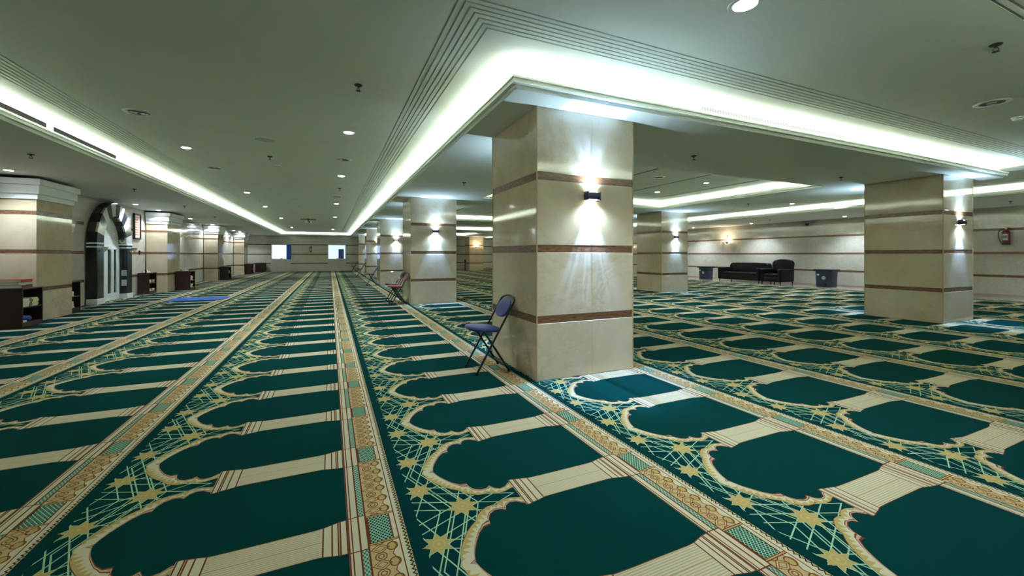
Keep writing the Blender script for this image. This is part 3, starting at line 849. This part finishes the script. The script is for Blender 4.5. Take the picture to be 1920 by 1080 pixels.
# ------------------------------------------------------------------ sofa, armchair, bins
FZ = -.012
def seat_unit(name, label, cat, y0, y1, x0, x1, hb, ha, hs, ncush, aw=.16, taper=0):
    t_ = thing(name, label, cat, (m(x0), m(y0), FZ))
    d, L_ = m(x1-x0), m(y1-y0)
    obj('base', B(.03, d-.05, aw*.8, L_-aw*.8, .11, hs-.13, bev=.02), M['leather'], t_, True)
    y_a, y_b = aw*.55, L_-aw*.55; rr = .13; crown = .05 if taper else .015
    out = [(y_a, .2), (y_a, hb-rr)]
    for q in range(1, 7): out.append((y_a+rr-rr*math.cos(math.pi/2*q/6), hb-rr+rr*math.sin(math.pi/2*q/6)))
    for q in range(1, 6): out.append((y_a+rr+(y_b-y_a-2*rr)*q/6, hb+crown*math.sin(math.pi*q/6)))
    for q in range(6, -1, -1): out.append((y_b-rr+rr*math.cos(math.pi/2*q/6), hb-rr+rr*math.sin(math.pi/2*q/6)))
    out.append((y_b, .2))
    bk = prism(bmesh.new(), out, lambda p: Vector((d-.30, p[0], p[1])), lambda p: Vector((d-.02, p[0], p[1])))
    bmesh.ops.bevel(bk, geom=[e for e in bk.edges if abs(e.verts[0].co.x-e.verts[1].co.x) < 1e-6], offset=.045, segments=4, affect='EDGES', profile=.5)
    for v in bk.verts:
        f_ = max(0, (v.co.z-.3))/hb; v.co.x += .10*f_
        if taper: v.co.y = L_/2 + (v.co.y-L_/2)*(1+taper*f_*2.2)
    obj('backrest', bk, M['leather'], t_, True)
    for s_ in (0, 1):
        a, b_ = (0, aw) if s_ == 0 else (L_-aw, L_)
        ar = bmesh.new(); box(ar, 0, d-.10, a, b_, .11, ha, bev=.06, seg=5)
        for v in ar.verts:
            if taper: v.co.y = L_/2 + (v.co.y-L_/2)*(1+taper*.5*v.co.z)
        obj('armrest', ar, M['leather'], t_, True)
    cw = (L_-2*aw)/ncush
    for q in range(ncush):
        obj('seat_cushion', B(.02, d-.24, aw+q*cw+.004, aw+(q+1)*cw-.004, hs-.14, hs, bev=.035, seg=3), M['leather'], t_, True)
    for fx_ in (.07, d-.12):
        for fy in (.07, L_-.07):
            obj('leg', Lt([(.020,0),(.034,.12)], 12, (fx_, fy, 0)), M['black'], t_, True)
    return t_
seat_unit('sofa', 'black leather two seat sofa against the right marble wall', 'sofa', 9.64, 11.34, 13.92, 14.72, .92, .70, .47, 2)
seat_unit('armchair', 'black leather armchair with high back, right of the sofa', 'armchair', 8.84, 9.58, 13.86, 14.66, 1.07, .68, .46, 1, .17, .06)
def bin_(label, x, y, s=1.0):
    t_ = thing('waste_bin', label, 'bin', (m(x), m(y), FZ), 0, 'navy bins along the right wall')
    wt, wb, dt, db, h = .315*s, .285*s, .255*s, .23*s, .66*s
    bm = bmesh.new()
    rings = []
    for z_, a, b_ in ((0,db,wb), (.02,db+.008,wb+.008), (h*.5,(db+dt)/2,(wb+wt)/2), (h,dt,wt)):
        pts = []
        for q in range(24):
            an = 2*math.pi*(q+.5)/24; c_, s2 = math.cos(an), math.sin(an)
            pts.append(bm.verts.new((math.copysign(abs(c_)**.32, c_)*a, math.copysign(abs(s2)**.32, s2)*b_, z_)))
        rings.append(pts)
    for a, b_ in zip(rings, rings[1:]):
        for q in range(24): bm.faces.new((a[q], a[(q+1)%24], b_[(q+1)%24], b_[q]))
    bm.faces.new(rings[0][::-1]); bm.faces.new(rings[-1])
    obj('body', bm, M['bin'], t_, True)
    ld = bmesh.new(); box(ld, -dt-.035, dt+.03, -wt-.035, wt+.035, h-.03, h+.055, bev=.022, seg=3)
    obj('lid', ld, M['binlid'], t_, True)
    sl = Vector((-(dt-db)/h, 0, 1))
    fx_ = lambda z_: -(db+(dt-db)*z_/h)
    obj('pedal', B(fx_(.02)-.05, fx_(.06)+.01, -.12, .12, .025, .13, bev=.01), M['black'], t_)
    em = bmesh.new(); z_ = h*.56
    lathe(em, [(.07,-.004),(.07,.004)], 24, (fx_(z_)-.006, -.03, z_), 'x')
    emb = obj('emblem', em, M['white'], t_)
    tri = bmesh.new()
    for q in range(3):
        an = q*2.094+.5
        p = [Vector((fx_(z_)-.0125, -.03+.042*math.cos(an+dq), z_+.042*math.sin(an+dq))) for dq in (-.7, 0, .7)]
        tube(tri, p, .008, 6)
    obj('emblem_arrows', tri, M['bin'], emb)
    obj('sticker', B(fx_(h*.78)-.010, fx_(h*.78)+.004, wt*.42, wt*.66, h*.70, h*.79), M['white'], t_)
bin_('navy pedal bin left of the sofa', 14.35, 12.25, .98)
bin_('navy pedal bin with round white emblem, right of the armchair', 14.35, 7.72, 1.02)

# ------------------------------------------------------------------ extinguishers, camera, lamps on walls
def extinguisher(label, loc, rz, s=1.0, body=None):
    """hangs on a wall behind it at local +y"""
    t_ = thing('fire_extinguisher', label, 'fire extinguisher', loc, rz)
    r_ = .085*s
    obj('cylinder', Lt([(r_*.95,-.24*s),(r_,-.225*s),(r_,.13*s),(r_*.8,.19*s),(r_*.35,.215*s),(r_*.35,.235*s)], 24, (0,-r_-.03,0)), body or M['red'], t_, True)
    obj('foot_ring', Lt([(r_*1.02,-.25*s),(r_*1.02,-.20*s)], 24, (0,-r_-.03,0)), M['black'], t_, True)
    v = bmesh.new(); box(v, -.025*s, .025*s, -r_-.055, -r_-.005, .235*s, .275*s, bev=.006)
    obj('valve', v, M['brass'], t_)
    hd = bmesh.new(); tube(hd, [(.0,-r_-.03,.275*s), (.05*s,-r_-.03,.285*s), (.10*s,-r_-.03,.265*s)], .009*s, 8); tube(hd, [(.01,-r_-.03,.25*s), (.09*s,-r_-.03,.235*s)], .007*s, 8)
    obj('handle', hd, M['black'], t_, True)
    obj('hose', T([(-.02*s,-r_-.03,.255*s), (-.11*s,-r_-.03,.24*s), (-.165*s,-r_-.03,.15*s), (-.165*s,-r_-.03,.02*s), (-.13*s,-r_-.03,-.12*s), (-.105*s,-r_-.03,-.20*s)], .011*s, 8), M['black'], t_, True)
    lb = bmesh.new(); n = 10
    cols = []
    for q in range(n+1):
        an = math.radians(-90-42+84*q/n)
        cols.append([lb.verts.new(((r_+.0015)*math.cos(an), -r_-.03+(r_+.0015)*math.sin(an), zz*s)) for zz in (-.11, .09)])
    for a, b_ in zip(cols, cols[1:]): lb.faces.new((a[0], b_[0], b_[1], a[1]))
    lsh = obj('label_sheet', lb, M['paper'], t_, True)
    lb = bmesh.new(); cols = []
    for q in range(n+1):
        an = math.radians(-90-36+72*q/n)
        cols.append([lb.verts.new(((r_+.0025)*math.cos(an), -r_-.03+(r_+.0025)*math.sin(an), zz*s)) for zz in (-.05, .045)])
    for a, b_ in zip(cols, cols[1:]): lb.faces.new((a[0], b_[0], b_[1], a[1]))
    obj('label_print', lb, simple('label_blue_grey', (.20,.30,.36), .6), lsh, True)
    obj('bracket', B(-.03, .03, -.035, 0, -.05, .15), M['black'], t_)
extinguisher('red fire extinguisher with black hose hanging on the right wall', (m(WR), m(4.12), m(1.44)), -math.pi/2, 1.0)
extinguisher('dark fire extinguisher hanging on the back wall between the two windows', (m(-1.08), m(WB), m(1.36)), 0, .9, simple('dark_red_paint', (.04,.008,.012), .4))

cmr = thing('ceiling_camera', 'black dome camera under a grey bracket high on the right wall', 'camera', (m(WR), m(8.62), m(2.10)))
obj('bracket', B(-.16, 0, -.27, .27, .0, .045, bev=.006), M['greyplastic'], cmr)
obj('plate', Lt([(.09,0),(.09,.02)], 20, (-.12,0,-.02)), M['white'], cmr)
obj('dome', Lt([(.005,-.13),(.035,-.122),(.06,-.10),(.075,-.07),(.078,-.02)], 20, (-.12,0,0)), M['black'], cmr, True)

def warm_lamp(label, loc, rz):
    """faces local -y"""
    t_ = thing('warm_wall_lamp', label, 'lamp', loc, rz, 'warm wall lamps')
    obj('back_plate', B(-.03, .03, -.02, 0, .05, .42, bev=.006), M['brass'], t_)
    obj('arm', T([(0,-.02,.12), (0,-.12,.05), (0,-.17,.09)], .012), M['brass'], t_, True)
    for s_ in (-1, 1):
        shd = obj('shade', Lt([(.02,0),(.05,.03),(.075,.09),(.085,.13),(.078,.13)], 16, (s_*.10,-.17,-.06)), M['crystal'], t_, True)
        obj('side_arm', T([(0,-.15,.07), (s_*.06,-.17,.0), (s_*.10,-.17,-.06)], .009), M['brass'], t_, True)
        obj('bulb', Lt([(.008,0),(.025,.02),(.025,.05),(.008,.065)], 12, (s_*.10,-.17,.04)), M['warm'], shd, True)
    l = bpy.data.lights.new('glow', 'POINT'); l.energy = 9; l.color = (1,.80,.58); l.shadow_soft_size = .08
    o = bpy.data.objects.new('glow', l); C.objects.link(o); o.parent = t_; o.location = (0,-.2,.18)
warm_lamp('warm glowing wall lamp on the right wall above the sofa', (m(WR), m(11.75), m(1.50)), -math.pi/2)
warm_lamp('warm glowing lamp on the farthest column of the right row', (m(CX[1]+.47), m(CY[4]), m(1.50)), 0)
ps = thing('slim_post', 'slim black post standing beside the farthest right row column', 'post', (m(7.75), m(24.6), 0))
obj('base', Lt([(.14,0),(.14,.015),(.05,.03)], 20), M['black'], ps, True)
obj('pole', Lt([(.035,.03),(.035,.72),(.06,.74),(.06,.90),(.03,.92)], 16), M['black'], ps, True)

# ------------------------------------------------------------------ ceiling fittings
c0, s0 = math.cos(.4199), math.sin(.4199)
def on_ceiling(px, py, z):       # where the line of sight through an image point meets a ceiling level
    zc = 763.84*(z-1)/(478.18-py); xc = (px-960)/763.84*zc
    return m(xc*c0+zc*s0), m(-xc*s0+zc*c0)
def downlight(label, x, y, z, r=.075, watts=1.0, group='lit downlights', rot=0):
    t_ = thing('downlight', label, 'light', (x, y, z), rot, group)
    obj('rim', Lt([(r*.82,0),(r*.82,-.006),(r*1.12,-.006),(r*1.16,-.002),(r*1.16,0)], 24), M['white'], t_, True)
    obj('diffuser', Lt([(r*.82,-.002),(r*.82,-.005)], 24), M['lamp'], t_)
    if watts: spot('beam', t_, (0,0,-.02), (0,0,0), DOWN_W*watts, (.72,.87,1.0), 125, .7, .05)
    return t_
def gimbal(label, x, y, z, rz=0, s=1.0):
    t_ = thing('twin_downlight', label, 'light', (x, y, z), rz, 'twin recessed downlights')
    obj('ring', Lt([(.105*s,0),(.105*s,-.007),(.145*s,-.007),(.152*s,-.002),(.152*s,0)], 28), M['white'], t_, True)
    obj('recess', Lt([(.105*s,-.001),(.105*s,-.003)], 28), M['recess'], t_)
    for q in (-1, 1):
        obj('lamp', Lt([(.036*s,-.003),(.042*s,-.010),(.036*s,-.014),(.015*s,-.012)], 16, (q*.055*s,0,0)), M['chrome'], t_, True)
    return t_
def sprinkler(label, x, y, z):
    t_ = thing('sprinkler', label, 'sprinkler', (x, y, z), random.uniform(0,3), 'ceiling sprinklers')
    obj('escutcheon', Lt([(.035,0),(.042,-.004),(.036,-.012),(.014,-.016)], 18), M['black'], t_, True)
    fr = bmesh.new(); tube(fr, [(0,0,-.014), (0,0,-.03)], .010, 8)
    for q in (-1, 1): tube(fr, [(q*.008,0,-.028), (q*.018,0,-.045), (q*.003,0,-.062)], .0035, 6)
    obj('frame', fr, M['black'], t_, True)
    obj('deflector', Lt([(.005,-.060),(.024,-.062),(.024,-.065),(.006,-.068)], 14), M['black'], t_, True)
    return t_
def detector(label, x, y, z):
    t_ = thing('smoke_detector', label, 'smoke detector', (x, y, z), 0, 'smoke detectors')
    obj('base', Lt([(.055,0),(.055,-.012),(.05,-.016)], 22), M['white'], t_, True)
    obj('head', Lt([(.042,-.016),(.044,-.034),(.03,-.046),(.01,-.048)], 22), M['white'], t_, True)
    obj('vent', Lt([(.0455,-.020),(.0455,-.028)], 22), M['greyplastic'], t_, True)
    return t_
ZU, ZS = m(HU), m(HS)
U = lambda px, py: (*on_ceiling(px, py, HU), ZU)
L = lambda px, py: (*on_ceiling(px, py, HS), ZS)
downlight('large glowing downlight at the top edge of the photo in the front ceiling', *U(1397,8), r=.095, watts=1.4)
downlight('bright glowing downlight in the middle of the left ceiling', *U(653.4,248.4), watts=1.3)
downlight('lit downlight near the left ceiling grooves, left of the round speaker', *U(349,276.7))
downlight('lit downlight, second from the camera in the row next to the column side grooves', *U(640,330))
downlight('lit downlight, second from the camera in the row along the left grooves', *U(463,361))
downlight('lit downlight, third in the row next to the column side grooves', *U(631,382))
downlight('small lit downlight, third in the row along the left grooves', *U(497,387))
downlight('small lit downlight, fourth in the row along the left grooves', *U(527,409))
downlight('small lit downlight, fourth in the row next to the column side grooves', *U(628,407))
downlight('tiny lit downlight, fifth in the row along the left grooves', *U(547,426), watts=.7)
downlight('tiny lit downlight by the far end, nearest the back cove', *U(624,430), watts=.7)
lb = ['lit downlight at the left edge of the photo above the wide left pier', 'lit downlight in the left dropped ceiling above the prayer niche', 'lit downlight in the left dropped ceiling above the second pier',
      'lit downlight just beyond the second pier', 'lit downlight between the second and third piers', 'lit downlight above the third pier', 'lit downlight between the third and fourth piers', 'lit downlight nearest the back corner of the left dropped ceiling']
for (px, py), l_ in zip(((16,319), (254,383), (297,394), (357,410), (398,421), (438,432), (450,434.5), (466,439)), lb):
    x, y, z = L(px, py); downlight(l_, x, y, z, .07, .8)
downlight('lit downlight in the first coffer, near its far end', *U(1232.4,360), r=.07)
downlight('lit downlight in the first coffer, right of the middle', *U(1324,343), r=.06)
lb = ['lit downlight in the right hand raised ceiling, left of the sofa', 'lit downlight in the right hand raised ceiling above the sofa', 'lit downlight in the right hand raised ceiling, just left of the tall right column']
for (px, py), l_ in zip(((1324,404.5), (1485,382), (1574,379.5)), lb): downlight(l_, *U(px,py), r=.07)
lb = ['lit downlight at the edge of the right wall above the sofa', 'lit downlight at the edge of the right wall left of the sofa lamp']
for (px, py), l_ in zip(((1411,419), (1300,427)), lb):
    x, y, z = L(px, py); downlight(l_, min(x, m(14.3)), y, z, .07, 1.3)
for yy_, l_ in ((7.2, 'added fill downlight over the right wall, hidden behind the tall right column'), (15.5, 'added fill downlight over the right wall, behind the smaller column'), (2.2, 'added fill downlight over the right wall, past the right edge of the photo'), (20.5, 'added fill downlight over the right wall near its far end')):
    downlight(l_, m(14.3), m(yy_), ZS, .07, 1.3)  # extra downlights added as fill to brighten the right wall
gimbal('unlit twin downlight in the left ceiling, nearest the left edge', *U(260.3,210.7), rz=.3)
gimbal('unlit twin downlight beyond the lit one left of the round speaker', *U(402,315), rz=.3)
gimbal('unlit twin downlight between the two lit ones beside the column side grooves', *U(643,299.4), rz=.3)
gimbal('far unlit twin downlight in the row beside the column side grooves', *U(632,369), rz=.3)
gimbal('unlit twin downlight near the right edge of the front ceiling', *U(1860,193), rz=.2)
gimbal('square looking unlit twin downlight in the first coffer', *U(1234,332.6), rz=0)
sp_u = [((672,159), 'sprinkler in the left ceiling nearest the camera'), ((506,293), 'sprinkler just beyond the round ceiling speaker'), ((637,353), 'sprinkler between lit downlights by the column side grooves'), ((1867,83), 'sprinkler near the top right corner of the photo')]
for (px, py), l_ in sp_u: sprinkler(l_, *U(px,py))
sp_s = [((58,289), 'sprinkler under the left dropped ceiling, leftmost'), ((252,354), 'sprinkler under the left dropped ceiling before the prayer niche'), ((346,386), 'third sprinkler under the left dropped ceiling'), ((403,406), 'fourth sprinkler under the left dropped ceiling'),
        ((1301,292), 'sprinkler under the front beam just right of the near column'), ((1577,332), 'sprinkler under the front beam left of the tall right column'), ((870,342), 'sprinkler under the beam between the near and second columns'),
        ((1403,382), 'sprinkler under the beam right of the coffer, above the sofa'), ((1443,412), 'sprinkler under the right wall dropped ceiling above the armchair'), ((1895,377), 'sprinkler under the right wall dropped ceiling at the right edge')]
for (px, py), l_ in sp_s: sprinkler(l_, *L(px,py))
detector('white smoke detector in the left ceiling beyond the round speaker', *U(521.7,310.7))
detector('white smoke detector left of the ceiling projector', *U(559,385))
detector('white smoke detector at the right edge of the front ceiling', *U(1908,220))
detector('tiny white detector by the left grooves, before the far downlights', *U(485,375.7))
sp = thing('ceiling_speaker', 'round flat speaker grille in the left ceiling', 'speaker', U(496.7,261.7))
obj('rim', Lt([(.135,0),(.135,-.008),(.15,-.006),(.153,0)], 32), M['white'], sp, True)
obj('grille', Lt([(.135,-.002),(.135,-.005)], 32), simple('speaker_mesh', (.58,.62,.55), .7, .1, 300), sp)
sp2 = dup(sp, U(554,373), 0, 'far round speaker grille, before the ceiling projector')
pj = thing('projector', 'black ceiling bracket with small white projector near the far end', 'projector', U(578,411))
bm = bmesh.new(); box(bm, -.33,.33,-.04,.04,-.03,0); box(bm, -.04,.04,-.3,.3,-.03,0); obj('bracket', bm, M['black'], pj)
obj('pole', Lt([(.025,-.10),(.025,-.03)], 12), M['black'], pj)
obj('body', B(-.14,.14,-.11,.11,-.20,-.10, bev=.015), M['white'], pj, True)
obj('lens', Lt([(.035,-.03),(.03,0)], 16, (.05,-.11,-.15), 'y'), M['black'], pj, True)
